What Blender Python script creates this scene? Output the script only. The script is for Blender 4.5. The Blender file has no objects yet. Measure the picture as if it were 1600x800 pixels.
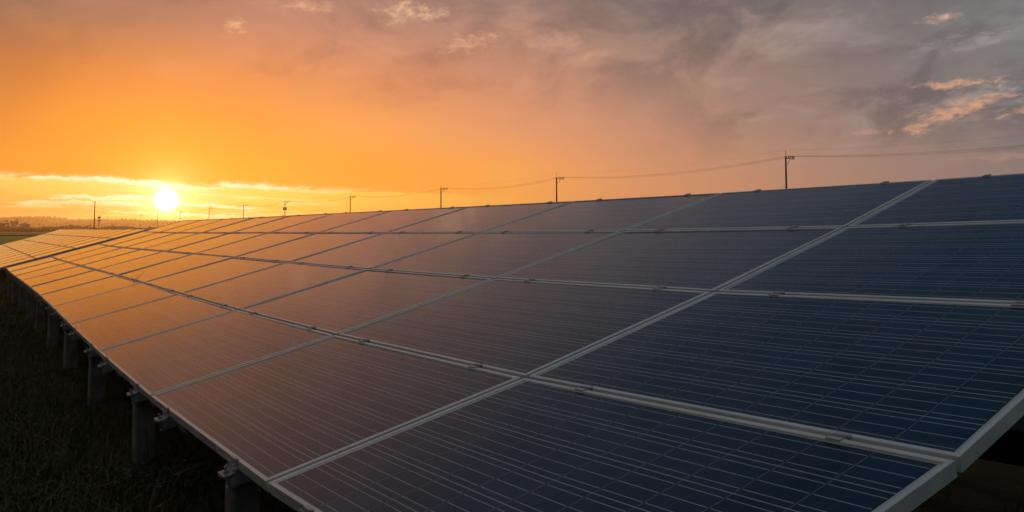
import bpy, bmesh, math, random
import numpy as np
from mathutils import Vector, Matrix
random.seed(7); rng = np.random.default_rng(7)
S = bpy.context.scene
COL = S.collection
PI = math.pi

# ------------------------------------------------------------------ camera
F_PX, CX, CY = 1318.5, 800.0, 270.0            # focal length and centre, for a 1600 px wide frame
PITCH = math.radians(3.776)
EYE = Vector((0.0, 0.0, 1.25))
cam = bpy.data.cameras.new('camera'); cam_o = bpy.data.objects.new('camera', cam); COL.objects.link(cam_o)
cam.sensor_width = 36.0; cam.lens = 36.0*F_PX/1600.0; cam.shift_y = -(400.0-CY)/1600.0
cam.clip_start = 0.05; cam.clip_end = 20000
cam_o.location = EYE; cam_o.rotation_euler = (PI/2+PITCH, 0, 0)
S.camera = cam_o
S.view_settings.view_transform = 'Standard'; S.view_settings.look = 'None'
S.view_settings.exposure = 0.0; S.view_settings.gamma = 1.0; S.view_settings.use_curve_mapping = False
S.cycles.use_denoising = True
S.cycles.volume_bounces = 0
S.cycles.max_bounces = 6

def ray(px, py):
    a, b = (px-CX)/F_PX, (py-CY)/F_PX
    return Vector((a, math.cos(PITCH)+b*math.sin(PITCH), math.sin(PITCH)-b*math.cos(PITCH)))
def at(px, dist, z=0.0):                         # a ground position along a bearing
    d = ray(px, 357.0)
    return Vector((d.x/d.y*dist, dist, z))
def hgt(py, dist):                               # height above ground seen at picture row py
    return EYE.z + (357.0-py)/F_PX*dist
def azel(px, py):
    d = ray(px, py).normalized()
    return math.degrees(math.atan2(d.x, d.y)), math.degrees(math.asin(d.z))
SUN_AZ, SUN_EL = azel(260, 313)

# ------------------------------------------------------------------ node helper
class V:
    def __init__(s, nt, sock): s.nt, s.s = nt, sock
    def m(s, op, *o, clamp=False):
        n = s.nt.nodes.new('ShaderNodeMath'); n.operation = op; n.use_clamp = clamp
        for i, q in enumerate((s,)+o):
            if isinstance(q, V): s.nt.links.new(q.s, n.inputs[i])
            else: n.inputs[i].default_value = q
        return V(s.nt, n.outputs[0])
    def __add__(s, o): return s.m('ADD', o)
    __radd__ = __add__
    def __sub__(s, o): return s.m('SUBTRACT', o)
    def __rsub__(s, o): return (s*-1.0)+o
    def __mul__(s, o): return s.m('MULTIPLY', o)
    __rmul__ = __mul__
    def __truediv__(s, o): return s.m('DIVIDE', o)
def smooth(x, a, b, lo=0.0, hi=1.0):
    n = x.nt.nodes.new('ShaderNodeMapRange'); n.interpolation_type = 'SMOOTHSTEP'
    x.nt.links.new(x.s, n.inputs[0]); n.inputs[1].default_value = a; n.inputs[2].default_value = b
    n.inputs[3].default_value = lo; n.inputs[4].default_value = hi
    return V(x.nt, n.outputs[0])
def lin(c):
    return tuple(((v/255)/12.92 if v/255 <= .04045 else ((v/255+.055)/1.055)**2.4) for v in c)
def mixc(nt, f, a, b, mode='MIX'):
    n = nt.nodes.new('ShaderNodeMix'); n.data_type = 'RGBA'; n.blend_type = mode; n.clamp_factor = True
    for i, q in ((0, f), (6, a), (7, b)):
        if isinstance(q, V): nt.links.new(q.s, n.inputs[i])
        elif i == 0: n.inputs[0].default_value = q
        else: n.inputs[i].default_value = (*q, 1)
    return V(nt, n.outputs[2])
def ramp(nt, f, stops, interp='LINEAR'):
    n = nt.nodes.new('ShaderNodeValToRGB'); nt.links.new(f.s, n.inputs[0]); r = n.color_ramp; r.interpolation = interp
    stops = sorted(stops)
    while len(r.elements) > 1: r.elements.remove(r.elements[-1])
    r.elements[0].position = stops[0][0]; r.elements[0].color = (*stops[0][1], 1)
    for p, c in stops[1:]:
        e = r.elements.new(p); e.color = (*c, 1)
    return V(nt, n.outputs[0])
def combine(nt, x, y, z):
    n = nt.nodes.new('ShaderNodeCombineXYZ')
    for i, q in enumerate((x, y, z)):
        if isinstance(q, V): nt.links.new(q.s, n.inputs[i])
        else: n.inputs[i].default_value = q
    return V(nt, n.outputs[0])
def noise(nt, vec, scale, detail=4, rough=.55, dist=0.0, color=False):
    n = nt.nodes.new('ShaderNodeTexNoise'); n.inputs['Scale'].default_value = scale
    n.inputs['Detail'].default_value = detail; n.inputs['Roughness'].default_value = rough; n.inputs['Distortion'].default_value = dist
    if vec is not None: nt.links.new(vec.s, n.inputs['Vector'])
    return V(nt, n.outputs[1 if color else 0])

# ------------------------------------------------------------------ sky
w = bpy.data.worlds.new('World'); S.world = w; w.use_nodes = True
nt = w.node_tree; nt.nodes.clear()
tc = nt.nodes.new('ShaderNodeTexCoord'); sp = nt.nodes.new('ShaderNodeSeparateXYZ'); nt.links.new(tc.outputs['Generated'], sp.inputs[0])
dx, dy, dz = (V(nt, sp.outputs[i]) for i in range(3))
DEG = 180/PI
az = dx.m('ARCTAN2', dy)*DEG
el = dz.m('ARCSINE')*DEG
azf = (az+180.0)/360.0
def azp(px, py=300): return (azel(px, py)[0]+180)/360
def row(py, cols, left, right, back, farleft=None, farright=None):
    st = [(azp(x, max(py, 0)), lin(c)) for x, c in cols]
    st += [((-60+180)/360, lin(left)), ((60+180)/360, lin(right)), ((-120+180)/360, lin(farleft or back)), ((120+180)/360, lin(farright or back)), (0.0, lin(back)), (1.0, lin(back))]
    return azel(800, py)[1], ramp(nt, azf, st, 'EASE' if False else 'LINEAR')
X = [0, 100, 260, 400, 600, 800, 1000, 1200, 1400, 1600]
def cols(*c): return list(zip(X, c))
upper = [
 row(300, cols((242,146,50),(250,153,46),(254,170,50),(252,168,50),(250,163,58),(252,168,82),(225,152,105),(195,142,112),(168,132,118),(146,126,120)), (138,98,76),(120,110,112),(62,69,75)),
 row(260, cols((242,146,48),(250,154,44),(253,170,46),(252,166,48),(250,162,62),(250,164,86),(216,149,110),(188,139,112),(160,130,118),(142,124,120)), (138,98,76),(118,110,112),(62,69,75)),
 row(200, cols((224,134,56),(244,148,52),(252,160,54),(251,158,64),(250,163,90),(230,154,108),(198,142,115),(166,131,116),(146,125,118),(138,126,122)), (134,98,78),(112,108,112),(62,69,75)),
 row(130, cols((202,121,66),(220,132,66),(236,144,76),(236,147,86),(223,143,98),(206,141,111),(180,138,118),(152,126,117),(132,119,117),(126,122,122)), (130,98,82),(105,104,110),(62,70,77)),
 row(50, cols((156,112,90),(168,118,92),(184,125,98),(198,134,106),(194,138,115),(180,134,114),(154,128,116),(140,122,116),(122,114,113),(116,115,117)), (122,98,86),(98,100,108),(62,70,77)),
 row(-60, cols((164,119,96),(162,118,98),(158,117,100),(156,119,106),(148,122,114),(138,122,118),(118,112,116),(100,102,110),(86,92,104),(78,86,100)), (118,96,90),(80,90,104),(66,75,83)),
]
def arow(e, *st): return (e, ramp(nt, azf, [((a+180)/360, lin(c)) for a, c in st]))
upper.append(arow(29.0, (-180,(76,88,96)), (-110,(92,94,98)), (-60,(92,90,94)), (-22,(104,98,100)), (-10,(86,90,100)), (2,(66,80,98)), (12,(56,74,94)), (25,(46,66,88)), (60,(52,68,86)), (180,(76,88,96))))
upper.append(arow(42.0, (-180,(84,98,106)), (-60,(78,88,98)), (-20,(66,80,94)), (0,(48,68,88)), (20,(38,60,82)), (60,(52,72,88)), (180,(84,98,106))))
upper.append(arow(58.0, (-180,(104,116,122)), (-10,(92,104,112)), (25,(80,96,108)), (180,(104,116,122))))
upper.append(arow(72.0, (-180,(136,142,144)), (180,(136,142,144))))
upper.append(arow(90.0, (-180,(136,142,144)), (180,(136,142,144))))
lower = [
 row(357, cols((236,140,66),(248,150,64),(255,190,78),(255,182,72),(255,168,72),(246,162,84),(222,150,104),(195,142,112),(168,132,118),(146,126,120)), (138,98,76),(120,110,112),(62,69,75)),
 row(334, cols((250,158,68),(254,166,66),(255,200,88),(255,188,68),(255,180,72),(250,166,82),(225,152,105),(195,142,112),(168,132,118),(146,126,120)), (138,98,76),(120,110,112),(62,69,75)),
 row(318, cols((253,172,74),(255,186,80),(255,232,140),(255,208,88),(255,192,76),(252,170,82),(225,152,105),(195,142,112),(168,132,118),(146,126,120)), (138,98,76),(120,110,112),(62,69,75)),
 row(296, cols((255,198,96),(255,208,102),(255,228,140),(255,218,104),(255,196,78),(252,172,82),(225,152,105),(195,142,112),(168,132,118),(146,126,120)), (138,98,76),(120,110,112),(62,69,75)),
 row(270, cols((255,204,102),(255,214,110),(255,230,140),(255,220,108),(255,194,78),(252,170,82),(225,152,105),(195,142,112),(168,132,118),(146,126,120)), (138,98,76),(120,110,112),(62,69,75)),
]
def stack(rows):
    c = rows[0][1]
    for (e0, _), (e1, r) in zip(rows, rows[1:]):
        c = mixc(nt, ((el-e0)/(e1-e0)).m('MAXIMUM', 0.0).m('MINIMUM', 1.0), c, r)
    return c
# wavy rim of the cloud deck above the sun, as elevation over azimuth
ae = combine(nt, az*0.12, el*0.9, 0.0)
def elx(py): return azel(800, py)[1]
pts = [(0, 274), (60, 276), (110, 277), (205, 283), (265, 291), (320, 295), (360, 287), (400, 291), (500, 297), (620, 300), (800, 306), (1600, 312)]
rim = ramp(nt, azf, [(0.0, (.3,)*3)]+[(azp(x, y), (azel(x, y)[1]/10,)*3) for x, y in pts]+[(1.0, (.2,)*3)])
rim = V(nt, rim.s)*10.0
wob = (noise(nt, combine(nt, az*1.0, el*2.0, 3.0), 1.1, 5, .6)-0.5)*0.55
dd = el-(rim+wob)
nearsun = smooth(((az-(SUN_AZ))*1.0).m('ABSOLUTE'), 2.0, 17.0, 1.0, 0.0)
below = smooth(dd, -0.10, 0.05, 1.0, 0.0)*1.0
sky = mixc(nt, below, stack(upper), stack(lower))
# bright lit edge just under the rim
edge = smooth(dd.m('ABSOLUTE'), 0.02, 0.34, 1.0, 0.0)*nearsun*smooth(noise(nt, combine(nt, az*.5, el*1.6, 9.0), 1.3, 4), .36, .62)
sky = mixc(nt, edge*0.8, sky, lin((255,246,190)))
# thin bright wisps and dull bands low around the sun
wv = combine(nt, az*0.16, el*1.9+az*0.08, 1.7)
wn = noise(nt, wv, 1.5, 6, .62, .3)
wz = smooth(el, .35, 1.0)*smooth(el, 2.3, 2.9, 1.0, 0.0)*nearsun
sky = mixc(nt, smooth(wn, .53, .66)*wz*0.85, sky, lin((255,236,160)))
sky = mixc(nt, smooth(wn, .47, .30)*smooth(el, 0, .8)*smooth(el, 2.0, 2.6, 1.0, 0.0)*nearsun*0.5, sky, lin((246,150,70)))
# cloud texture on the deck: coordinates of a flat layer overhead
iz = 1.0/ (dz.m('MAXIMUM', 0.0)+0.10) if False else V(nt, (dz.m('MAXIMUM', 0.0)+0.10).m('POWER', -1.0).s)
cv = combine(nt, dx*iz, dy*iz*0.8, 0.0)
n1 = noise(nt, cv, 1.15, 7, .58, .25)
n2 = noise(nt, cv, 3.2, 7, .6, .35)
n5 = noise(nt, combine(nt, az*.11, el*.19-az*.02, 30.0), 1.3, 9, .60, .5)
up = smooth(el, 5.5, 12.0)*smooth(az, -30.0, -8.0, 0.5, 1.0)
upr = smooth(el, 2.5, 8.0)*smooth(az, 4.0, 20.0)
up = up.m('MAXIMUM', upr)*smooth(el, 15.0, 23.0, 1.0, .12)
dark = smooth(n1*.4+n5*.6, .55, .40)*up
sky = mixc(nt, dark*smooth(az, -5.0, 15.0, .55, .80), sky, mixc(nt, 1.0, sky, (.55, .58, .66), 'MULTIPLY'))
lite = smooth(n5*.55+n2*0.45, .50, .66)*up
sky = mixc(nt, lite*smooth(az, -14.0, 16.0, .18, .50), sky, mixc(nt, smooth(az, 2.0, 26.0), lin((238,176,138)), lin((160,154,154))))
elw = el+(noise(nt, combine(nt, az*.9, el*1.2, 21.0), 1.0, 6, .6)-.5)*.55+(noise(nt, combine(nt, az*.9, el*3.0, 25.0), 3.2, 4, .6)-.5)*.16
def blob(px, py, wx, wy, ang=0.0):
    a0, e0 = azel(px, py); ca, sa = math.cos(math.radians(ang)), math.sin(math.radians(ang))
    u = (az-a0)*ca+(elw-e0)*sa; v_ = (elw-e0)*ca-(az-a0)*sa
    r = (u/(wx*DEG/F_PX)).m('POWER', 2.0)+(v_/(wy*DEG/F_PX)).m('POWER', 2.0)
    return (r*-1.0).m('EXPONENT')
nA = noise(nt, combine(nt, az*0.55, el*1.1-az*.14, 4.0), 1.0, 9, .66, .5)
nB = noise(nt, combine(nt, az*0.9, el*1.2, 14.0), 1.0, 9, .66, .4)
nC = noise(nt, combine(nt, az*0.55, el*1.3-az*.10, 8.0), 2.6, 8, .62, .6)
def patch(sky, b, thr, amt, c):
    k = (nA-0.5)*2.2+(nC-0.5)*1.7+b*1.15-.62
    return mixc(nt, smooth(k, -.1, 1.05)*smooth(b, .03, .4)*amt, sky, lin(c))
sky = patch(sky, blob(640, 22, 60, 26), .80, .75, (255,205,160))
sky = patch(sky, blob(735, 70, 70, 26, 5), .84, .55, (250,188,145))
sky = patch(sky, blob(368, 40, 22, 14), .80, .75, (255,200,150))
sky = patch(sky, blob(480, 8, 60, 14), .82, .6, (245,185,145))
sky = patch(sky, blob(870, 62, 70, 22), .86, .5, (215,165,140))
sky = patch(sky, blob(1290, 40, 80, 22, 12), .86, .5, (160,148,142))
sky = patch(sky, blob(1470, 28, 36, 10), .82, .8, (236,190,158))
sky = patch(sky, blob(1530, 66, 60, 16, 14), .84, .6, (165,160,158))
sky = patch(sky, blob(1460, 72, 55, 14, 14), .85, .5, (155,148,146))
sky = patch(sky, blob(1510, 168, 130, 36, 8), .8, .5, (196,166,148))
sky = patch(sky, blob(1495, 131, 80, 9), .80, .8, (236,178,138))
sky = patch(sky, blob(1570, 140, 60, 18, 5), .80, .6, (150,152,152))
sky = patch(sky, blob(1500, 172, 110, 15, 14), .80, .85, (232,166,125))
sky = patch(sky, blob(1590, 172, 40, 8, 5), .78, .8, (236,166,122))
sky = patch(sky, blob(1425, 203, 26, 8), .80, .7, (228,165,130))
sky = patch(sky, blob(1360, 207, 24, 7), .82, .6, (215,160,130))
sky = patch(sky, blob(1560, 245, 110, 8), .86, .5, (190,145,125))
for (x_, y_, a_, b_, t_, k_) in [(170,309,75,3.2,0,.8),(110,317,80,3.5,0,.55),(205,307,20,4,0,.8),(225,321,45,2.2,-2,.8),(300,320,45,2.6,-3,.95),(355,323,55,2.2,-2,.9),(255,333.5,75,2.4,-2,.8),(335,337.5,70,2.4,-1,.7),(210,285,50,4.5,-4,.95),(262,291,50,4,-5,.95),(120,278.5,70,2.5,0,.7),(365,288,28,4.5,0,.9),(400,292,70,3,-1,.6)]:
    b_ = blob(x_, y_, a_, b_, t_)
    sky = mixc(nt, smooth((nA-.5)*1.5+b_, .25, .75)*smooth(b_, .03, .3)*k_, sky, lin((255,248,205)))
sky = mixc(nt, smooth((nB-.5)*2.2+blob(110, 322, 110, 7), .3, 1.1)*.45, sky, lin((252,168,84)))
sky = mixc(nt, smooth((nB-.5)*2.2+blob(60, 330, 150, 8), .3, 1.1)*.4, sky, lin((228,142,84)))
# sun: disc and the glow of the air round it
sd = Vector((math.sin(math.radians(SUN_AZ))*math.cos(math.radians(SUN_EL)), math.cos(math.radians(SUN_AZ))*math.cos(math.radians(SUN_EL)), math.sin(math.radians(SUN_EL))))
def scale_c(c, f):
    n = nt.nodes.new('ShaderNodeVectorMath'); n.operation = 'SCALE'
    if isinstance(c, V): nt.links.new(c.s, n.inputs[0])
    else: n.inputs[0].default_value = c
    nt.links.new(f.s, n.inputs['Scale']); return V(nt, n.outputs[0])
cosang = (dx*sd.x+dy*sd.y+dz*sd.z).m('MINIMUM', 1.0)
ang = cosang.m('ARCCOSINE')*DEG
glow = (ang*(-1/1.3)).m('EXPONENT')
sky = mixc(nt, 1.0, sky, scale_c((1.0, .85, .45), (ang*(-1/.62)).m('EXPONENT')*2.0), 'ADD')
glow2 = (ang*(-1/6.0)).m('EXPONENT')
sky = mixc(nt, 1.0, sky, scale_c((1.0, .62, .16), glow*0.66), 'ADD')
sky = mixc(nt, 1.0, sky, scale_c((1.0, .42, .02), glow2*0.04), 'ADD')
disc = smooth(ang, .25, 1.0, 1.0, 0.0).m('POWER', 2.0)
sky = mixc(nt, 1.0, sky, scale_c((1.0, .95, .80), disc*4.0), 'ADD')
# below the horizon
sky = mixc(nt, smooth(el, -1.5, -0.2, 1.0, 0.0), sky, lin((60,50,35)))
bg = nt.nodes.new('ShaderNodeBackground'); nt.links.new(sky.s, bg.inputs[0]); bg.inputs[1].default_value = 1.0
nish = nt.nodes.new('ShaderNodeTexSky'); nish.sky_type = 'NISHITA'; nish.sun_disc = False
nish.sun_elevation = math.radians(SUN_EL); nish.sun_rotation = math.radians(SUN_AZ)
bg2 = nt.nodes.new('ShaderNodeBackground'); nt.links.new(nish.outputs[0], bg2.inputs[0]); bg2.inputs[1].default_value = 0.004
ad = nt.nodes.new('ShaderNodeAddShader'); nt.links.new(bg.outputs[0], ad.inputs[0]); nt.links.new(bg2.outputs[0], ad.inputs[1])
wo = nt.nodes.new('ShaderNodeOutputWorld'); nt.links.new(ad.outputs[0], wo.inputs[0])
w.cycles.sampling_method = 'MANUAL'; w.cycles.sample_map_resolution = 1024

sun = bpy.data.lights.new('sun', 'SUN'); sun.energy = 1.0; sun.angle = math.radians(1.4); sun.color = (1.0, .55, .22)
sun_o = bpy.data.objects.new('sun', sun); COL.objects.link(sun_o); sun_o.location = (-20, 40, 20)
sun_o.rotation_euler = (-sd).to_track_quat('-Z', 'Y').to_euler()

# ------------------------------------------------------------------ materials
def mat(name, base=None, rough=.6, metal=0.0, spec=.5, nodes=None):
    m = bpy.data.materials.new(name); m.use_nodes = True
    b = m.node_tree.nodes['Principled BSDF']
    b.inputs['Roughness'].default_value = rough; b.inputs['Metallic'].default_value = metal
    b.inputs['Specular IOR Level'].default_value = spec
    if base: b.inputs['Base Color'].default_value = (*base, 1)
    if nodes: nodes(m.node_tree, b)
    return m
def coords(nt, kind='Object'):
    t = nt.nodes.new('ShaderNodeTexCoord'); return V(nt, t.outputs[kind])
def position(nt):
    g = nt.nodes.new('ShaderNodeNewGeometry'); return V(nt, g.outputs['Position'])
def noisy(c0, c1, scale, detail=5, rough=None, bump=0.0, kind='pos'):
    def f(nt, b):
        v = position(nt) if kind == 'pos' else coords(nt)
        n = noise(nt, v, scale, detail, .6)
        nt.links.new(mixc(nt, smooth(n, .3, .7), c0, c1).s, b.inputs['Base Color'])
        if rough: nt.links.new(smooth(n, .3, .7, rough[0], rough[1]).s, b.inputs['Roughness'])
        if bump:
            bp = nt.nodes.new('ShaderNodeBump'); bp.inputs['Strength'].default_value = bump; bp.inputs['Distance'].default_value = .02
            nt.links.new(noise(nt, v, scale*4, 4).s, bp.inputs['Height']); nt.links.new(bp.outputs[0], b.inputs['Normal'])
    return f
M = {}
M['alu'] = mat('anodised aluminium', rough=.30, metal=.12, nodes=noisy((.74,.72,.67), (.86,.83,.78), 5, rough=(.22,.36), kind='obj'))
M['clamp'] = mat('clamp aluminium', rough=.45, metal=.3, nodes=noisy((.50,.49,.47), (.66,.65,.62), 20))
M['steel'] = mat('galvanised steel', rough=.5, metal=.8, nodes=noisy((.30,.31,.32), (.45,.46,.47), 14, rough=(.4,.65)))
M['darksteel'] = mat('dark painted steel', rough=.5, metal=.3, nodes=noisy((.03,.03,.032), (.06,.06,.06), 9))
M['concrete'] = mat('weathered concrete', rough=.9, nodes=noisy((.11,.105,.09), (.22,.21,.185), 9, bump=.4))
M['pole'] = mat('grey pole concrete', rough=.85, nodes=noisy((.17,.16,.15), (.25,.24,.22), 3))
M['iron'] = mat('dark line hardware', (.06,.055,.05), rough=.6)
M['insul'] = mat('glazed insulator', (.25,.22,.2), rough=.25)
M['wire'] = mat('dark cable', (.05,.045,.04), rough=.6)
M['back'] = mat('white backsheet', (.5,.5,.5), rough=.6)
def rnd(nt):
    o = nt.nodes.new('ShaderNodeObjectInfo'); return V(nt, o.outputs['Random'])
def pv_nodes(nt, b):
    uv = coords(nt, 'UV'); s = nt.nodes.new('ShaderNodeSeparateXYZ'); nt.links.new(uv.s, s.inputs[0])
    u, v = V(nt, s.outputs[0]), V(nt, s.outputs[1])              # metres on the module
    L, W_, mu, mv = 1.65, .99, .031, .0175
    cu, cw = (L-2*mu)/10, (W_-2*mv)/6
    a = (u-mu)/cu; c = (v-mv)/cw
    fa, fc = a.m('FRACT'), c.m('FRACT')
    da = (fa-.5).m('ABSOLUTE').m('MULTIPLY', -1.0)+.5            # distance to the cell border, in cells
    dc = (fc-.5).m('ABSOLUTE').m('MULTIPLY', -1.0)+.5
    gu = smooth(da*cu, .0008, .0017, 1.0, 0.0)*.6; gv = smooth(dc*cw, .0012, .0022, 1.0, 0.0)
    inside = smooth(a, -.004, .004)*smooth(a, 9.996, 10.004, 1.0, 0.0)*smooth(c, -.006, .006)*smooth(c, 5.994, 6.006, 1.0, 0.0)
    f3 = (fc*3.0).m('FRACT')
    db = (f3-.5).m('ABSOLUTE')*(cw/3)
    bus = smooth(db, .0007, .0015, 1.0, 0.0)*smooth(da*cu, .005, .006)
    cell = combine(nt, a.m('FLOOR'), c.m('FLOOR'), rnd(nt)*57.0)
    wn = nt.nodes.new('ShaderNodeTexWhiteNoise'); nt.links.new(cell.s, wn.inputs['Vector']); wv = V(nt, wn.outputs[0])
    crys = nt.nodes.new('ShaderNodeTexVoronoi'); crys.inputs['Scale'].default_value = 70
    nt.links.new(combine(nt, u, v, rnd(nt)*9.0).s, crys.inputs['Vector'])
    cs = nt.nodes.new('ShaderNodeSeparateXYZ'); nt.links.new(crys.outputs['Color'], cs.inputs[0])
    base = mixc(nt, wv, (.0035, .017, .040), (.007, .030, .066))
    base = mixc(nt, V(nt, cs.outputs[0])*.45, base, (.008, .036, .080))
    fingers = smooth(((u*500.0).m('FRACT')-.5).m('ABSOLUTE'), .0, .12, 1.0, 0.0)*0.0
    base = mixc(nt, (gu+fingers).m('MINIMUM', 1.0), base, (.34, .34, .34))
    base = mixc(nt, gv, base, (.46, .45, .44))
    base = mixc(nt, bus, base, (.58, .56, .53))
    base = mixc(nt, inside, (.62, .61, .59), base)
    # dust: a thin film, thicker towards the lower edge, streaked by rain; bird droppings
    dn = noise(nt, combine(nt, u*3.0, v*.7, rnd(nt)*31.0), 3.0, 5, .6)
    dust = smooth(dn, .3, .75, .008, .05)*(rnd(nt)*1.2+.4)+smooth(v+dn*.05, .02, .12, .11, 0.0)
    base = mixc(nt, dust, base, (.30, .26, .21))
    pos = position(nt)
    sp_ = nt.nodes.new('ShaderNodeTexVoronoi'); sp_.inputs['Scale'].default_value = 2.6; nt.links.new(pos.s, sp_.inputs['Vector'])
    spot = smooth(V(nt, sp_.outputs['Distance']), .012, .020, 1.0, 0.0)
    base = mixc(nt, spot*.8, base, (.02, .018, .015))
    nt.links.new(base.s, b.inputs['Base Color'])
    b.inputs['IOR'].default_value = 1.5
    nt.links.new((smooth(dn, .3, .75, .07, .12)+spot*.3).s, b.inputs['Roughness'])
    bp = nt.nodes.new('ShaderNodeBump'); bp.inputs['Strength'].default_value = .03; bp.inputs['Distance'].default_value = .01
    nt.links.new(noise(nt, combine(nt, u, v, rnd(nt)*11.0), 5.0, 2).s, bp.inputs['Height']); nt.links.new(bp.outputs[0], b.inputs['Normal'])
M['pv'] = mat('solar cells under glass', rough=.15, nodes=pv_nodes)

# ------------------------------------------------------------------ mesh helpers
class MB:
    def __init__(s): s.v = []; s.f = []; s.uv = None
    def poly(s, pts):
        n = len(s.v); s.v += [tuple(p) for p in pts]; s.f.append(list(range(n, n+len(pts))))
    def hexa(s, p):                                  # p: 4 lower, 4 upper points (same order)
        n = len(s.v); s.v += [tuple(q) for q in p]
        for f in ((3,2,1,0), (4,5,6,7), (0,1,5,4), (1,2,6,5), (2,3,7,6), (3,0,4,7)): s.f.append([n+i for i in f])
    def box(s, x0, x1, y0, y1, z0, z1, T=None):
        p = [Vector(q) for q in ((x0,y0,z0),(x1,y0,z0),(x1,y1,z0),(x0,y1,z0),(x0,y0,z1),(x1,y0,z1),(x1,y1,z1),(x0,y1,z1))]
        s.hexa([T(q) for q in p] if T else p)
    def tube(s, pts, radii, seg=8, cap=True):
        pts = [Vector(p) for p in pts]; rings = []
        for i, p in enumerate(pts):
            d = (pts[min(i+1, len(pts)-1)]-pts[max(i-1, 0)]).normalized()
            a = d.orthogonal().normalized() if abs(d.z) < .99 else Vector((1,0,0)); b = d.cross(a)
            n = len(s.v); rings.append(n)
            for k in range(seg):
                t = 2*PI*k/seg; s.v.append(tuple(p+(a*math.cos(t)+b*math.sin(t))*radii[i]))
        for r0, r1 in zip(rings, rings[1:]):
            for k in range(seg): s.f.append([r0+k, r0+(k+1) % seg, r1+(k+1) % seg, r1+k])
        if cap: s.f.append([rings[0]+k for k in range(seg)][::-1]); s.f.append([rings[-1]+k for k in range(seg)])
    def build(s, name, m, parent=None, smooth_=False):
        me = bpy.data.meshes.new(name); me.from_pydata(s.v, [], s.f); me.materials.append(m)
        if smooth_: me.polygons.foreach_set('use_smooth', [True]*len(me.polygons))
        me.update()
        o = bpy.data.objects.new(name, me); COL.objects.link(o)
        if parent is not None: o.parent = parent
        return o
def tag(o, label, cat, group=None):
    o['label'] = label; o['category'] = cat
    if group: o['group'] = group
    return o
def structure(o): o['kind'] = 'structure'; return o
def stuff(o): o['kind'] = 'stuff'; return o
def thing(name, loc, label, cat, group=None, rot=None):
    o = bpy.data.objects.new(name, None); COL.objects.link(o); o.location = loc; o.empty_display_size = .2
    if rot is not None: o.rotation_euler = rot
    return tag(o, label, cat, group)

# ------------------------------------------------------------------ ground, fields, hills
AU = Vector((-.5586066, .8294327, 0.0)); AV = Vector((.7996831, .5385707, .2654214)); AN = Vector((-.2201491, -.1482661, .9641325))
AO = EYE+Vector((.1315832, 1.2865562, -.8108813))
AVH = Vector((AV.x, AV.y, 0)).normalized()
def ground_nodes(nt, b):
    p = position(nt)
    n1 = noise(nt, p, .55, 6, .65); n2 = noise(nt, p, 7.0, 6, .7)
    c = mixc(nt, smooth(n1, .38, .62), (.040, .034, .018), (.045, .050, .016))
    c = mixc(nt, smooth(n2, .5, .72)*.7, c, (.05, .042, .030))
    nt.links.new(c.s, b.inputs['Base Color'])
    bp = nt.nodes.new('ShaderNodeBump'); bp.inputs['Strength'].default_value = .8; bp.inputs['Distance'].default_value = .05
    nt.links.new(n2.s, bp.inputs['Height']); nt.links.new(bp.outputs[0], b.inputs['Normal'])
M['ground'] = mat('rough ground', rough=.95, spec=.1, nodes=ground_nodes)
g = MB(); R = 9000
g.poly([(-R,-R,0),(R,-R,0),(R,R,0),(-R,R,0)]); structure(g.build('ground', M['ground']))
def field_nodes(c0, c1, s):
    def f(nt, b):
        p = position(nt); sx = nt.nodes.new('ShaderNodeVectorMath'); sx.operation = 'MULTIPLY'; nt.links.new(p.s, sx.inputs[0]); sx.inputs[1].default_value = (.15, 1.0, 1.0)
        n = noise(nt, V(nt, sx.outputs[0]), s, 6, .65)
        nt.links.new(mixc(nt, smooth(n, .35, .65), c0, c1).s, b.inputs['Base Color'])
    return f
M['field'] = mat('young rice', rough=.9, spec=.1, nodes=field_nodes((.11,.19,.004), (.18,.27,.006), .12))
M['field2'] = mat('dark crop', rough=.95, spec=.1, nodes=field_nodes((.018,.030,.004), (.03,.042,.006), .08))
M['path'] = mat('pale earth bank', rough=.95, nodes=noisy((.16,.15,.08), (.24,.22,.12), .6))
def sheet(name, x0, x1, y0, y1, z, m):
    s = MB(); s.poly([(x0,y0,z),(x1,y0,z),(x1,y1,z),(x0,y1,z)]); return structure(s.build(name, m))
sheet('rice_field', -420, -32, 55, 136, .012, M['field'])
sheet('crop_field', -900, 300, 140, 250, .016, M['field2'])
sheet('grass_field', -1200, 500, 252, 430, .014, M['field'])
s = MB()
for x0 in range(-420, 60, 30):
    s.box(x0, x0+29.9, 137.0, 139.5, 0, .22+.05*random.random())
structure(s.build('earth_bank', M['path']))
# dark standing crop beyond the green field: a low mass of stems
def leaf_cloud(n, sampler, size, name, m, vertical=.5):
    P = np.array([sampler() for _ in range(n)]); P, sz = P[:, :3], P[:, 3]*size
    d = rng.normal(size=(n, 3)); d[:, 2] += vertical; d /= np.linalg.norm(d, axis=1)[:, None]
    e = np.cross(d, rng.normal(size=(n, 3))); e /= np.linalg.norm(e, axis=1)[:, None]
    v = np.stack([P-e*sz[:, None]*.5, P+e*sz[:, None]*.5, P+d*sz[:, None]], 1).reshape(-1, 3)
    f = np.arange(n*3).reshape(-1, 3)
    me = bpy.data.meshes.new(name); me.from_pydata(v.tolist(), [], f.tolist()); me.materials.append(m)
    o = bpy.data.objects.new(name, me); COL.objects.link(o); return o
M['crop'] = mat('dark leaves', rough=.9, spec=.1, nodes=noisy((.022,.032,.008), (.05,.06,.014), .2))
M['forest'] = mat('forest leaves', rough=.9, spec=.1, nodes=noisy((.028,.034,.014), (.05,.055,.022), .03))
def crop_s():
    y = random.uniform(300, 425); x = -.62*y + random.random()*(.62*y-60)
    return (x, y, random.random()**.7*.55, random.uniform(.7, 1.3))
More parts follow.
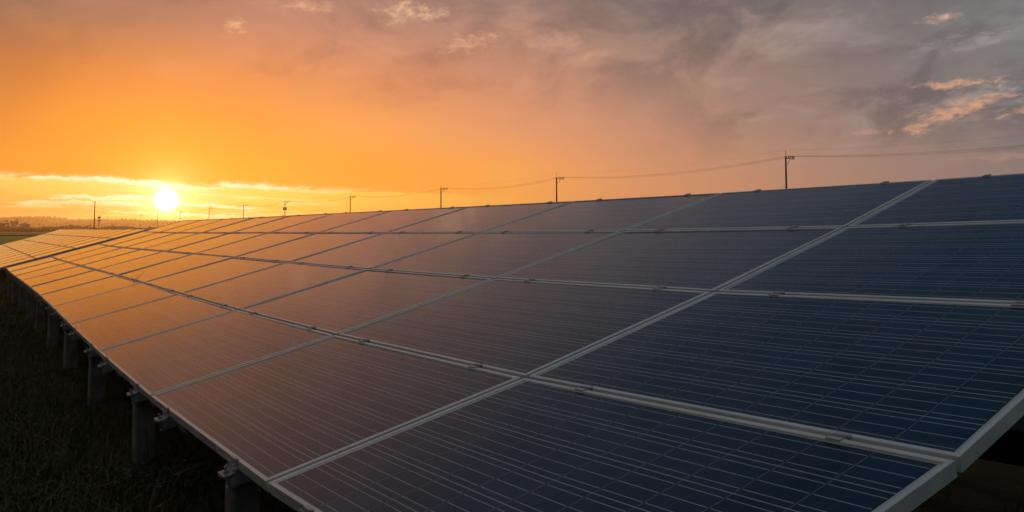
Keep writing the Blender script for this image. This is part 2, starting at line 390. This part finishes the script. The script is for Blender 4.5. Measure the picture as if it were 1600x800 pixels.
stuff(leaf_cloud(26000, crop_s, .6, 'standing_crop', M['crop'], 1.2))

def hill(name, y, base, h, seed, m):
    s = MB(); N = 160; rs = random.Random(seed); prof = []
    ph = [rs.uniform(0, 6.28) for _ in range(6)]
    for i in range(N+1):
        x = -1.2*y+2.4*y*i/N; t = x/y
        hh = h(t)*(1+.08*math.sin(t*21+ph[0])+.06*math.sin(t*47+ph[1])+.04*math.sin(t*93+ph[2])); prof.append((x, hh))
    for (xa, ha), (xb, hb) in zip(prof, prof[1:]):
        for j in range(4):
            q0, q1 = j/4, (j+1)/4; f = lambda q: math.sin(q*PI/2)
            s.poly([(xa, y-260+260*q0, ha*f(q0)), (xb, y-260+260*q0, hb*f(q0)), (xb, y-260+260*q1, hb*f(q1)), (xa, y-260+260*q1, ha*f(q1))])
        s.poly([(xa, y, ha), (xb, y, hb), (xb, y+300, 0), (xa, y+300, 0)])
    structure(s.build(name, m, smooth_=True)); return prof
def hh1(t): return 8.5 if t > -.35 else 8.5+min(1, (-.35-t)/.2)*6.0
prof = hill('hills', 1500, 0, hh1, 3, M['forest'])
def forest_s():
    x = random.uniform(-1050, -300) if random.random() < .8 else random.uniform(-300, 900)
    t = (x+1.2*1500)/(2.4*1500)*160; i = int(t); h = prof[i][1]
    cl = math.sin(x*.13)+math.sin(x*.31+1)+math.sin(x*.047+2)
    y = 1500-random.random()*260; q = 1-(1500-y)/260
    return (x+random.gauss(0, 2), y, h*math.sin(q*PI/2)+random.random()**1.3*(3.2+cl*1.0), random.uniform(.6, 1.5))
stuff(leaf_cloud(30000, forest_s, 4.0, 'forest', M['forest'], .6))

# ------------------------------------------------------------------ the two panel tables
CU = [0.09213, -0.14129, 0.88257, -0.10584, 0.05766, -0.05742, 0.08552, -0.00349, -0.00357, -1.31365, -0.03663, 0.53615, 0.00743]
CV = [0.11779, -0.11208, 0.4188, -0.04738, 0.04389, -0.0447, 0.01352, 0.00646, -0.00585, -0.49258, 0.00738, 0.19232, -0.00435]
def warped_grid(k, r):                                     # near table's bay lines, bent within its plane to absorb lens distortion
    b = [1, k, k*k/10, r, r*r, r*k, r*k*k/10, r*r*k, r**3, k**3/100, r*k**3/100, k**4/1000, r*r*k*k/10]
    return k*1.67+sum(x*y for x, y in zip(CU, b)), r*1.01+sum(x*y for x, y in zip(CV, b))
FAR = {0: ((22.5, .19), (40.6, .44)), 1: ((22.5,1.07),(40.62,1.26)), 2: ((22.55,1.96),(40.65,2.02)), 3: ((22.65,2.86),(41.0,2.88)), 4: ((22.7,3.74),(42.0,3.66))}
NFAR = 12
def far_grid(k, r):
    r0 = min(3, max(0, int(math.floor(r)))); t = r-r0; q = k/NFAR
    a = [FAR[r0][0][i]*(1-t)+FAR[r0+1][0][i]*t for i in (0, 1)]; b = [FAR[r0][1][i]*(1-t)+FAR[r0+1][1][i]*t for i in (0, 1)]
    return a[0]+(b[0]-a[0])*q, a[1]+(b[1]-a[1])*q
def place(grid, drop):
    def f(k, r, n=0.0):
        u, v = grid(k, r); return AO+AU*u+AV*v+AN*(n-drop)
    return f
GU, GV = .021/1.67, .019/1.01                         # gaps in grid units
ordn = ['first', 'second', 'third', 'fourth', 'fifth', 'sixth', 'seventh', 'eighth', 'ninth', 'tenth', 'eleventh', 'twelfth']
rown = ['bottom row', 'second row', 'third row', 'top row']
def panel(P, k, r, label, group, extra_tilt, GU=GU):
    c = P(k+.5, r+.5); root = thing('solar_panel', c, label, 'solar panel', group)
    def T(a, b, n):                                    # a, b in metres on the module
        return P(k+GU/2+(a/1.65)*(1-GU), r+GV/2+(b/.99)*(1-GV), n)-c
    L, W_, fl, H = 1.65, .99, .0155, .040
    fr = MB()
    def rail(a0, b0, a1, b1, a2, b2, a3, b3):           # mitred frame member: outer edge 0-1, inner edge 2-3
        z0, z1 = -H, .0
        fr.hexa([T(a0,b0,z0), T(a1,b1,z0), T(a2,b2,z0), T(a3,b3,z0), T(a0,b0,z1), T(a1,b1,z1), T(a2,b2,z1), T(a3,b3,z1)])
    rail(0,0, L,0, L-fl,fl, fl,fl); rail(L,0, L,W_, L-fl,W_-fl, L-fl,fl)
    rail(L,W_, 0,W_, fl,W_-fl, L-fl,W_-fl); rail(0,W_, 0,0, fl,fl, fl,W_-fl)
    f = fr.build('frame', M['alu'], root)
    bv = f.modifiers.new('bevel', 'BEVEL'); bv.width = .0012; bv.segments = 1; bv.limit_method = 'ANGLE'
    e = extra_tilt
    me = bpy.data.meshes.new('glass'); i0 = fl-.001
    q = [(i0,i0),(L-i0,i0),(L-i0,W_-i0),(i0,W_-i0)]
    zz = [-.0045+e[0], -.0045+e[1], -.0045-e[0], -.0045-e[1]]
    zz = [min(-.0015, z) for z in zz]
    vs = [T(a, b, z) for (a, b), z in zip(q, zz)]+[T(a, b, -.013) for a, b in q]
    me.from_pydata([tuple(x) for x in vs], [], [[0,1,2,3],[7,6,5,4],[0,4,5,1],[1,5,6,2],[2,6,7,3],[3,7,4,0]]); me.materials.append(M['pv'])
    uvl = me.uv_layers.new(name='UVMap'); qq = q+q
    for poly in me.polygons:
        for li in poly.loop_indices: uvl.data[li].uv = qq[me.loops[li].vertex_index]
    o = bpy.data.objects.new('glass', me); COL.objects.link(o); o.parent = root
    return root
P1 = place(warped_grid, 0.0); P2 = place(far_grid, 0.2)
for k in range(11):
    for r in range(4):
        e = (random.gauss(0, .0016), random.gauss(0, .0016))
        panel(P1, k, r, 'solar panel in the %s of the near table, %s column from its right end' % (rown[r], ordn[k]), 'solar panels on the near table', e)
for k in range(NFAR):
    for r in range(4):
        e = (random.gauss(0, .0009), random.gauss(0, .0009))
        panel(P2, k, r, 'distant solar panel in the %s of the far table, %s column past the gap' % (rown[r], ordn[k]), 'solar panels on the far table', e, .075/1.55)

def rack(P, n, label, clamps=True):
    c = P(n/2, 2, -.2); root = thing('mounting_rack', (c.x, c.y, 0), label, 'mounting rack'); o0 = root.location.copy()
    cells = [(k, f) for k in range(n) for f in (.2, .8)]
    for k, f in cells:
        kk = k+f
        rl = MB()
        def T(p): return P(kk+p.x/1.67, p.y/1.01, p.z)-o0
        # open C channel: web and two flanges
        rl.box(-.020, -.017, -.040, 4.10, -.092, -.0415, T); rl.box(-.017, .022, -.055, 4.10, -.0445, -.0415, T); rl.box(-.017, .022, -.040, 4.10, -.092, -.089, T)
        rail_o = rl.build('rail', M['steel'], root)
        if clamps and k < 10:
            for r in range(5):
                cm = MB()
                def C(p): return P(kk+p.x/1.67, r+p.y/1.01, p.z)-o0
                h0, h1 = .0010, .0042
                if r > 0: cm.box(-.022, .022, -.019, -.0085, h0, h1, C)
                if r < 4: cm.box(-.030, .016, .0085, .019, h0, h1+.001, C)
                cm.box(-.024, .018, -.0085, -.0065, -.030, h1, C); cm.box(-.024, .018, .0065, .0085, -.030, h1+.001, C); cm.box(-.024, .018, -.0065, .0065, -.030, -.026, C)
                cm.tube([C(Vector((-.003, 0, -.026))), C(Vector((-.003, 0, -.017)))], [.006, .006], 6)
                cm.build('clamp', M['clamp'], rail_o)
    for v in (.30, 3.55):
        bm_ = MB()
        for i in range(n*2):
            a, b = i/2, (i+1)/2
            def Q(k, vv, z): return P(k, vv/1.01, z)-o0
            for y0, y1, z0, z1 in ((v-.035, v+.035, -.094, -.098), (v-.003, v+.003, -.098, -.186), (v-.035, v+.035, -.186, -.190)):
                bm_.hexa([Q(a,y0,z1),Q(b,y0,z1),Q(b,y1,z1),Q(a,y1,z1),Q(a,y0,z0),Q(b,y0,z0),Q(b,y1,z0),Q(a,y1,z0)])
        bm_.build('beam', M['darksteel'], root)
    mb, mf = MB(), MB()                                 # middle beam, running out past the ends of the table
    ks = [-.13]+[i/2 for i in range(2*n+1)]+[n+.13]
    for a, b in zip(ks, ks[1:]):
        def Q(k, vv, z): return P(k, vv/1.01, z)-o0
        for bb, y0, y1, z0, z1 in ((mf, 1.365, 1.455, -.094, -.099), (mb, 1.39, 1.43, -.0992, -.190), (mb, 1.365, 1.455, -.1902, -.194)):
            bb.hexa([Q(a,y0,z1),Q(b,y0,z1),Q(b,y1,z1),Q(a,y1,z1),Q(a,y0,z0),Q(b,y0,z0),Q(b,y1,z0),Q(a,y1,z0)])
    mb.build('beam', M['darksteel'], root); mf.build('beam_flange', M['steel'], root)
    for k in range(n):                                  # rear legs, hidden under the table
        t = P(k+.2, 3.55/1.01, -.19); lg = MB(); b0 = Vector((t.x, t.y, 0))-o0
        for du, dv in ((0, 0),):
            a, b = AU*.06, AVH*.06
            q = [b0-a-b, b0+a-b, b0+a+b, b0-a+b]; hz = Vector((0, 0, t.z-.02))
            lg.hexa([p-Vector((0, 0, .2)) for p in q]+[p+hz for p in q])
        lg.build('rear_leg', M['concrete'], root)
    for k, f in cells:                                  # bolted shoe under the low end of each rail
        bt = MB()
        def T(x, y, z): return P(k+f+x/1.67, y/1.01, z)-o0
        bt.box(-.030, -.0205, -.032, .05, -.085, -.050, lambda p: T(p.x, p.y, p.z))
        bt.tube([T(-.052, -.020, -.072), T(.034, -.020, -.072)], [.006, .006], 6); bt.tube([T(-.044, -.020, -.072), T(-.030, -.020, -.072)], [.012, .012], 6)
        bt.box(-.045, .03, -.052, -.008, -.0405, -.034, lambda p: T(p.x, p.y, p.z))
        bt.tube([T(-.01, -.030, -.034), T(-.01, -.030, -.012)], [.0055, .0055], 6); bt.tube([T(-.01, -.030, -.034), T(-.01, -.030, -.026)], [.011, .011], 6)
        bt.box(-.030, .10, .060, .066, -.135, -.094, lambda p: T(p.x, p.y, p.z))
        bt.build('bracket', M['steel'], root)
    return root
rack(P1, 11, 'steel rack of rails, beams and clamps carrying the near table of solar panels')
rack(P2, NFAR, 'steel rack carrying the distant table of solar panels at far left', clamps=False)

def post(P, k, idx, label, group):
    t = P(k, .060/1.01, -.047); b0 = Vector((t.x, t.y, 0)); root = thing('concrete_post', b0, label, 'post', group, (0, 0, math.atan2(AU.y, AU.x)))
    a = .050
    m = MB(); h = t.z-.012; c = .010                        # chamfered square post
    ring = [(-a+c,-a),(a-c,-a),(a,-a+c),(a,a-c),(a-c,a),(-a+c,a),(-a,a-c),(-a,-a+c)]
    n = 8
    for z in (-.3, h-.03): m.v += [(x, y, z) for x, y in ring]
    m.v += [(x*.94, y*.94, h-.01) for x, y in ring]
    for q in range(2):
        for i in range(n): m.f.append([q*n+i, q*n+(i+1) % n, (q+1)*n+(i+1) % n, (q+1)*n+i])
    m.f.append([2*n+i for i in range(n)])
    m.build('shaft', M['concrete'], root)
    p = MB(); p.box(-.05, .05, -.05, .05, h-.009, h-.001)
    for sx in (-.03, .03): p.tube([(sx, .035, h-.001), (sx, .035, h+.020)], [.006, .006], 6); p.tube([(sx, .035, h-.001), (sx, .035, h+.009)], [.011, .011], 6)
    p.build('bearing_plate', M['steel'], root)
    return root
for k in range(11):
    post(P1, k+.25, k, 'square concrete post under the low edge of the near table, %s from the camera' % ordn[k], 'front posts of the near table')

# ------------------------------------------------------------------ utility poles and wires
def dome_insulator(m, p, s=1.0):
    m.tube([p, p+Vector((0,0,.10*s))], [.03*s, .03*s], 6); m.tube([p+Vector((0,0,.08*s)), p+Vector((0,0,.16*s)), p+Vector((0,0,.27*s)), p+Vector((0,0,.30*s))], [.05*s, .085*s, .06*s, .03*s], 8)
LINE = Vector((-31, 45, 0)).normalized(); ACROSS = Vector((LINE.y, -LINE.x, 0))
pole_px = [(1230,234,'tall grey utility pole nearest the camera, standing over the right half of the panels'), (870,270,'utility pole right of centre with four insulators on its arm, second nearest'),
 (689,288,'utility pole in the middle of the picture behind the panels, third nearest'), (547,302,'utility pole between the transformer pole and the middle pole'),
 (445,311,'utility pole carrying two transformer cans and a double crossarm'), (380,317,'utility pole just left of the transformer pole'), (326,322,'utility pole second left of the transformer pole'),
 (281,328,'small distant utility pole just right of the low sun'), (246,330,'small distant utility pole just left below the low sun'), (219,333.5,'faint distant utility pole, second left of the low sun'),
 (196,336,'faint distant utility pole, third left of the low sun'), (181,337,'faint distant utility pole behind the long low building'), (167,338,'faintest utility pole at the far left end of the line')]
tops = []; arms = []
H = 12.0
for i, (px, py, lab) in enumerate(pole_px):
    D = (H-EYE.z)*F_PX/(357.0-py); b = at(px, D)
    r = thing('utility_pole', b, lab, 'utility pole', 'utility poles along the power line', (0, 0, math.atan2(ACROSS.y, ACROSS.x)))
    lean = random.uniform(-.12, .12)
    m = MB(); m.tube([(0,0,-.3), (lean*.3,0,5), (lean,0,11.1)], [.19, .155, .115], 10); m.build('shaft', M['pole'], r, True)
    m = MB(); m.tube([(lean,0,11.0), (lean,0,11.98)], [.035, .028], 6); m.tube([(lean,0,10.98),(lean,0,11.12)], [.14,.13], 8); m.build('ground_wire_bracket', M['iron'], r)
    m = MB(); m.box(lean-.15, lean+1.85, -.05, .05, 10.78, 10.88)
    m.build('crossarm', M['iron'], r)
    m = MB(); m.tube([(lean+.08,0,9.75), (lean+.95,0,10.78)], [.03,.03], 6); m.build('brace', M['iron'], r)
    if i < 8:
        for q, x in enumerate((.62, 1.05, 1.45, 1.78)):
            m = MB(); dome_insulator(m, Vector((lean+x, 0, 10.88)), 1.15); m.build('insulator', M['insul'], r)
    if i == 4:
        m = MB(); m.box(lean-.9, lean+.9, -.05, .05, 9.9, 10.0); m.build('crossarm', M['iron'], r)
        for sx in (-.42, .42):
            m = MB(); m.tube([(lean+sx,0,7.9),(lean+sx,0,7.95),(lean+sx,0,8.9),(lean+sx,0,9.0)], [.2,.27,.27,.15], 10); m.tube([(lean+sx,0,9.0),(lean+sx,0,9.25)],[.05,.03],6); m.build('transformer', M['iron'], r)
    if i == 0:
        m = MB(); m.tube([(lean,-.0,4.0),(lean,0,4.35)], [.162,.160], 10, cap=False); m.build('warning_band', mat('yellow band', (.45,.28,.03), .6), r)
    tops.append(b+Vector((0,0,11.98))+ACROSS*lean); arms.append([b+ACROSS*(lean+x)+Vector((0,0,11.2)) for x in (.62, 1.05, 1.78)])
off = at(1230, (H-EYE.z)*F_PX/123.0)-LINE*52
tops.insert(0, off+Vector((0,0,11.98))); arms.insert(0, [off+ACROSS*x+Vector((0,0,11.2)) for x in (.62,1.05,1.78)])
def cable(paths, sag, rad, label):
    m = MB(); pts = []
    for a, b in zip(paths, paths[1:]):
        n = 12
        for j in range(n):
            t = j/n; p = a.lerp(b, t); p.z -= sag*4*t*(1-t); pts.append(p)
    pts.append(paths[-1])
    m.tube(pts, [rad]*len(pts), 5); tag(m.build('power_cable', M['wire']), label, 'cable', 'cables of the power line')
cable(tops, .8, .0045, 'thin top wire strung between the tips of the utility poles')
for j, t in enumerate(('nearest the pole shafts', 'in the middle of the crossarms', 'on the outer ends of the crossarms')):
    cable([a[j] for a in arms], 1.0+.1*j, .0095, 'sagging power cable carried %s' % t)

# tall plain mast and the others at far left
def mast(px, py, D, r0, label, name='mast', cat='mast'):
    b = at(px, D); h = hgt(py, D); r = thing(name, b, label, cat)
    return r, h
r, h = mast(147, 316, 75, .1, 'tall plain dark mast without arms, left of the line of poles')
m = MB(); m.tube([(0,0,-.2),(0,0,h*.5),(0,0,h)], [.055,.045,.035], 8); m.build('shaft', M['iron'], r, True)
m = MB(); m.tube([(0,0,h),(0,0,h+.05)], [.075,.05], 8); m.build('cap', M['iron'], r)
r, h = mast(154.5, 338.5, 210, .1, 'short pole with two round lumps on it beside the tall plain mast', 'signal_pole', 'pole')
m = MB(); m.tube([(0,0,-.2),(0,0,h)], [.1,.08], 8); m.build('shaft', M['iron'], r, True)
for z, q in ((h-.25, .38), (h-.95, .30)):
    m = MB(); m.tube([(0,0,z-q*.7),(0,0,z-q*.4),(0,0,z+q*.4),(0,0,z+q*.7)], [q*.3,q,q,q*.3], 10); m.build('lamp_head', M['iron'], r, True)
m = MB(); m.box(-.55,.55,-.05,.05,h+.15,h+.22); m.build('crossarm', M['iron'], r)
for i, (px, py, D, lab) in enumerate([(26,341,420,'small distant pole with a box beside the white house'), (62,348,520,'tiny pole among the hedges right of the white house'), (88,347.5,560,'tiny pole left of the dark farmhouse'),
        (95,349,600,'tiny pole just behind the dark farmhouse'), (130,350,600,'tiny pole right of the dark farmhouse, before the hill')]):
    r, h = mast(px, py, D, .1, lab, 'utility_pole', 'utility pole')
    m = MB(); m.tube([(0,0,-.2),(0,0,h)], [.2,.13], 6); m.build('shaft', M['iron'], r)
    m = MB(); m.box(-.8,.8,-.07,.07,h-.9,h-.7); m.build('crossarm', M['iron'], r)
    if i == 0: m = MB(); m.box(-.55,.55,-.4,.4,h-3.2,h-1.5); m.build('equipment_box', M['iron'], r)

# ------------------------------------------------------------------ far buildings
M['white'] = mat('white render', rough=.9, nodes=noisy((.55,.55,.56), (.7,.7,.7), .5))
M['roof'] = mat('dark roof tile', rough=.7, nodes=noisy((.06,.06,.065), (.10,.10,.105), 1.5))
M['brown'] = mat('dark timber wall', rough=.9, nodes=noisy((.07,.055,.04), (.11,.09,.07), 1))
M['glassdark'] = mat('dark window', (.02,.022,.025), rough=.15)
def hip_roof(m, x0, x1, y0, y1, z, h, ov=.5):
    x0 -= ov; x1 += ov; y0 -= ov; y1 += ov; cy = (y0+y1)/2; hw = (y1-y0)/2; rx0, rx1 = x0+hw*.9, x1-hw*.9
    if rx0 > rx1: rx0 = rx1 = (x0+x1)/2
    a, b, c, d = (x0,y0,z),(x1,y0,z),(x1,y1,z),(x0,y1,z); e, f = (rx0,cy,z+h),(rx1+.01,cy,z+h)
    m.poly([a,b,f,e]); m.poly([b,c,f]); m.poly([c,d,e,f]); m.poly([d,a,e]); m.poly([d,c,b,a])
def house(px, D, wd, dp, hw, hr, wall, label, two=False):
    b = at(px, D); r = thing('house', b, label, 'house')
    m = MB(); m.box(-wd/2, wd/2, 0, dp, -.3, hw); wl = m.build('wall', wall, r)
    m = MB(); hip_roof(m, -wd/2, wd/2, 0, dp, hw+.003, hr); m.build('roof', M['roof'], r)
    for x in (-wd*.3, wd*.05, wd*.3):
        m = MB(); m.box(x-.45, x+.45, -.03, .05, hw*.5, hw*.5+1.1); m.build('window', M['glassdark'], r)
    if two:
        m = MB(); m.box(-wd*.95, -wd/2-.003, .8, dp-.8, -.3, hw*.52); m.build('annex_wall', wall, r)
        m = MB(); hip_roof(m, -wd*.95, -wd/2-.4, .8, dp-.8, hw*.52+.003, hr*.5, .3); m.build('annex_roof', M['roof'], r)
        m = MB(); m.box(wd/2+.003, wd*.85, .8, dp-.8, -.3, hw*.5); m.build('annex_wall', wall, r)
        m = MB(); hip_roof(m, wd/2+.35, wd*.85, .8, dp-.8, hw*.5+.003, hr*.5, .3); m.build('annex_roof', M['roof'], r)
    return r
house(35, 440, 3.0, 4.0, hgt(351.5, 440), 1.3, M['white'], 'white two-storey house with a dark hipped roof at the far left', True)
house(107.5, 470, 4.2, 5.0, hgt(355.2, 470), 1.7, M['brown'], 'low dark farmhouse with a pointed hipped roof behind the far table', True)
b = at(182, 520); r = thing('shed', b, 'long low flat-roofed shed under the hill below the sun', 'shed')
m = MB(); m.box(-3.1, 3.1, 0, 5, -.3, hgt(354.2, 520)); m.build('wall', M['brown'], r)
m = MB(); m.box(-3.3, 3.3, -.3, 5.3, hgt(354.2, 520)+.003, hgt(353.2, 520)); m.build('roof', M['roof'], r)
m = MB(); m.box(-2.9, -.9, -.04, .05, 0, 1.9); m.build('door', M['darksteel'], r)

# ------------------------------------------------------------------ far trees
def tree(px, D, top, wd, label, shape='round', n=260):
    b = at(px, D); h = hgt(top, D); r = thing('tree', b, label, 'tree')
    m = MB(); m.tube([(0,0,-.2),(.1,0,h*.35),(0,0,h*.8)], [.22,.16,.05], 7)
    for q in range(5):
        a = q*2.1; m.tube([(0,0,h*(.3+.08*q)), (math.cos(a)*wd*.3, math.sin(a)*wd*.3, h*(.5+.08*q))], [.09,.03], 5)
    m.build('trunk', M['brown'], r)
    cs = [(random.gauss(0, wd*.22), random.gauss(0, wd*.22), h*random.uniform(.35, .9), random.uniform(.14, .26)*wd) for _ in range(9)]
    def smp():
        c = random.choice(cs); v = Vector((random.gauss(0,1), random.gauss(0,1), random.gauss(0,1))).normalized()*c[3]*random.random()**.4
        return (c[0]+v.x, c[1]+v.y, min(h, max(.3, c[2]+v.z)), random.uniform(.6, 1.3))
    o = leaf_cloud(n, smp, wd*.11, 'crown', M['crop'], .3); o.parent = r
for px, D, top, wd, lab in [(19, 470, 342.5, 4.5, 'tallest dark tree at the far left, rising above the hill left of the white house'), (4, 430, 349.5, 7, 'broad dark tree cut by the left edge of the picture'),
    (13, 425, 353.5, 4.5, 'low dark tree between the left edge and the white house'), (47, 430, 355.5, 3.5, 'small rounded bush right of the white house'),
    (100, 480, 353.8, 3, 'small dark bush at the left wall of the dark farmhouse'), (120, 480, 352.3, 4, 'round dark bush right of the dark farmhouse'), (127, 475, 352.8, 4.5, 'wider dark bush second right of the dark farmhouse'),
    (143, 540, 351.0, 3.5, 'faint round tree just left of the tall plain mast'), (175, 560, 348.5, 3.2, 'slim tree standing over the left end of the long shed')]:
    tree(px, D, top, wd, lab)
# hedge behind the crops
def hedge_s():
    x = random.uniform(-340, -130); y = 432+random.gauss(0, 1.2)
    return (x, y, random.random()**.8*(1.55+.35*math.sin(x*.21)+.25*math.sin(x*.57)), random.uniform(.6, 1.3))
tag(leaf_cloud(9000, hedge_s, .9, 'hedge', M['crop'], .3), 'long low dark hedge behind the fields at the far left', 'hedge')

# ------------------------------------------------------------------ grass and weeds near the camera
def grass(n, name, m, hmin, hmax, ymin, ymax, side=True):
    P = []
    while len(P) < n:
        y = ymin*(ymax/ymin)**random.random(); x = random.uniform(-.72, .72)*y
        q = Vector((x, y, 0))-AO; vh = q.x*AVH.x+q.y*AVH.y; uh = q.x*AU.x+q.y*AU.y
        if vh > 1.0 and uh > .9: continue
        dens = .55+.45*math.sin(x*1.7+1.3*math.sin(y*1.1))*math.sin(y*1.3+x*.6)
        if vh > -.1 and random.random() > .75: continue
        if random.random() > dens+.15: continue
        P.append((x, y))
    P = np.array(P); n = len(P)
    far = np.maximum(1, P[:, 1]/7)
    hh = rng.uniform(hmin, hmax, n)*np.where(rng.random(n) < .06, 1.7, 1.0); wd = rng.uniform(.0022, .005, n)*far
    a = rng.uniform(0, 2*PI, n); lean = rng.uniform(.1, 1.1, n)*hh
    dx_, dy_ = np.cos(a), np.sin(a); b = a+PI/2+rng.normal(0, .5, n); wx, wy = np.cos(b)*wd, np.sin(b)*wd
    z = np.zeros(n)
    v = np.stack([np.stack([P[:,0]-wx, P[:,1]-wy, z-.01], 1), np.stack([P[:,0]+wx, P[:,1]+wy, z-.01], 1),
        np.stack([P[:,0]+dx_*lean*.35+wx*.8, P[:,1]+dy_*lean*.35+wy*.8, hh*.6], 1), np.stack([P[:,0]+dx_*lean*.35-wx*.8, P[:,1]+dy_*lean*.35-wy*.8, hh*.6], 1),
        np.stack([P[:,0]+dx_*lean, P[:,1]+dy_*lean, hh*rng.uniform(.75, 1.0, n)], 1)], 1).reshape(-1, 3)
    i = np.arange(n)[:, None]*5
    f4 = (i+np.array([[0,1,2,3]])).tolist(); f3 = (i+np.array([[3,2,4]])).tolist()
    me = bpy.data.meshes.new(name); me.from_pydata(v.tolist(), [], f4+f3); me.materials.append(m)
    o = bpy.data.objects.new(name, me); COL.objects.link(o); return stuff(o)
def grass_nodes(nt, b):
    p = position(nt); n = noise(nt, p, 1.3, 3); n2 = noise(nt, p, 60, 2)
    c = mixc(nt, smooth(n, .35, .65), (.058,.068,.014), (.10,.095,.024))
    c = mixc(nt, smooth(n2, .58, .72)*.8, c, (.17,.12,.05))
    nt.links.new(c.s, b.inputs['Base Color'])
M['grass'] = mat('grass', rough=.7, spec=.2, nodes=grass_nodes)
M['dry'] = mat('dry stem', rough=.8, spec=.2, nodes=noisy((.08,.055,.025), (.13,.09,.045), 8))
grass(110000, 'grass', M['grass'], .015, .10, 2.2, 34)
grass(2500, 'dry_grass', M['dry'], .06, .20, 2.6, 14)
def cover_s():
    while True:
        y = 2.6*(14/2.6)**random.random(); x = random.uniform(-.72, .72)*y
        q = Vector((x, y, 0))-AO; vh = q.x*AVH.x+q.y*AVH.y; uh = q.x*AU.x+q.y*AU.y
        if (vh > .9 and uh > .9) or math.sin(x*2.9+1.7*math.sin(y*2.3))+math.sin(y*3.7-x*1.9) < .25: continue
        return (x, y, random.random()*.05+.005, random.uniform(.5, 1.4))
M['cover'] = mat('clover leaves', rough=.7, spec=.25, nodes=noisy((.05,.065,.018), (.10,.10,.04), 5))
stuff(leaf_cloud(24000, cover_s, .024, 'ground_cover', M['cover'], .1))
M['weed'] = mat('weed leaves', rough=.6, spec=.3, nodes=noisy((.03,.05,.012), (.06,.075,.02), 12))
def weed(loc, h, nl, label, name='weed', flower=None, cat='weed', lf=.035, m=None):
    r = thing(name, loc, label, cat)
    bend = Vector((random.uniform(-.15,.15), random.uniform(-.15,.15), 0))*h
    st = MB(); pts = [Vector((0,0,-.02)), bend*.3+Vector((0,0,h*.5)), bend+Vector((0,0,h))]
    st.tube(pts, [.003,.0025,.0012], 5); st.build('stem', m or M['weed'], r)
    lv = MB()
    for q in range(nl):
        t = .15+.85*q/nl; p = bend*t*t+Vector((0,0,h*t)); a = q*2.4+random.random(); L = lf*(1.5-t)
        d = Vector((math.cos(a), math.sin(a), .5)); s_ = Vector((-math.sin(a), math.cos(a), 0))*L*.28
        lv.poly([p, p+d*L*.45+s_, p+d*L*.95-Vector((0,0,L*.15)), p+d*L*.45-s_])
    lv.build('leaves', m or M['weed'], r)
    if flower:
        fl = MB()
        for q in range(7):
            a = q*.9; d = Vector((math.cos(a), math.sin(a), .35)); s_ = Vector((-math.sin(a), math.cos(a), 0))*.006; p = pts[-1]
            fl.poly([p, p+d*.011+s_, p+d*.021, p+d*.011-s_])
        fl.build('flower', flower, r)
def gpt(px, py):
    d = ray(px, py); t = -EYE.z/d.z; return EYE+d*t
for px, py, h, nl, lab in [(232, 745, .30, 9, 'tall thin weed growing in front of the nearest full concrete post'), (320, 760, .16, 12, 'leafy weed in the dark under the low edge of the nearest panels'),
        (20, 700, .20, 14, 'bushy light green weed at the left edge of the picture'), (48, 690, .22, 10, 'upright weed beside the bushy one at the left edge'),
        (225, 790, .18, 12, 'leafy weed at the bottom of the picture below the nearest full post'), (1480, 790, .10, 12, 'low weed on the ground past the right end of the panels')]:
    weed(gpt(px, py), h, nl, lab)
weed(gpt(205, 800), .34, 3, 'bare bent dry stalk standing in the grass at bottom left', 'dry_stalk', None, 'stalk', .03, M['dry'])
M['yellow'] = mat('yellow petals', (.5,.30,.01), rough=.6)
weed(gpt(57, 548), .2, 7, 'weed with a small yellow flower in the grass left of the posts', 'flower', M['yellow'], 'flower')
sprig = P1(5.28, 1.0, -.03)
r = thing('grass_sprig', sprig, 'thin grass sprig sticking up through the seam between two rows of panels', 'sprig')
m = MB()
for a, L in ((.3, .11), (1.7, .08), (2.9, .07), (4.2, .05)):
    d = Vector((math.cos(a)*.55, math.sin(a)*.55, 1)); m.tube([(0,0,0), d*L*.5, d*L+Vector((math.cos(a), math.sin(a), 0))*L*.25], [.003,.003,.0015], 4)
m.build('blade', M['dry'], r)

# ------------------------------------------------------------------ evening haze
HAZE = True
if HAZE:
    hm = bpy.data.materials.new('evening haze'); hm.use_nodes = True; n = hm.node_tree; n.nodes.clear()
    pv = n.nodes.new('ShaderNodeVolumePrincipled'); pv.inputs['Density'].default_value = .00034; pv.inputs['Color'].default_value = (1.0, .72, .44, 1); pv.inputs['Anisotropy'].default_value = .75
    ou = n.nodes.new('ShaderNodeOutputMaterial'); n.links.new(pv.outputs[0], ou.inputs['Volume'])
    m = MB(); m.box(-2600, 2600, -300, 2300, -1.0, 26.0); o = m.build('haze', hm); o['kind'] = 'stuff'
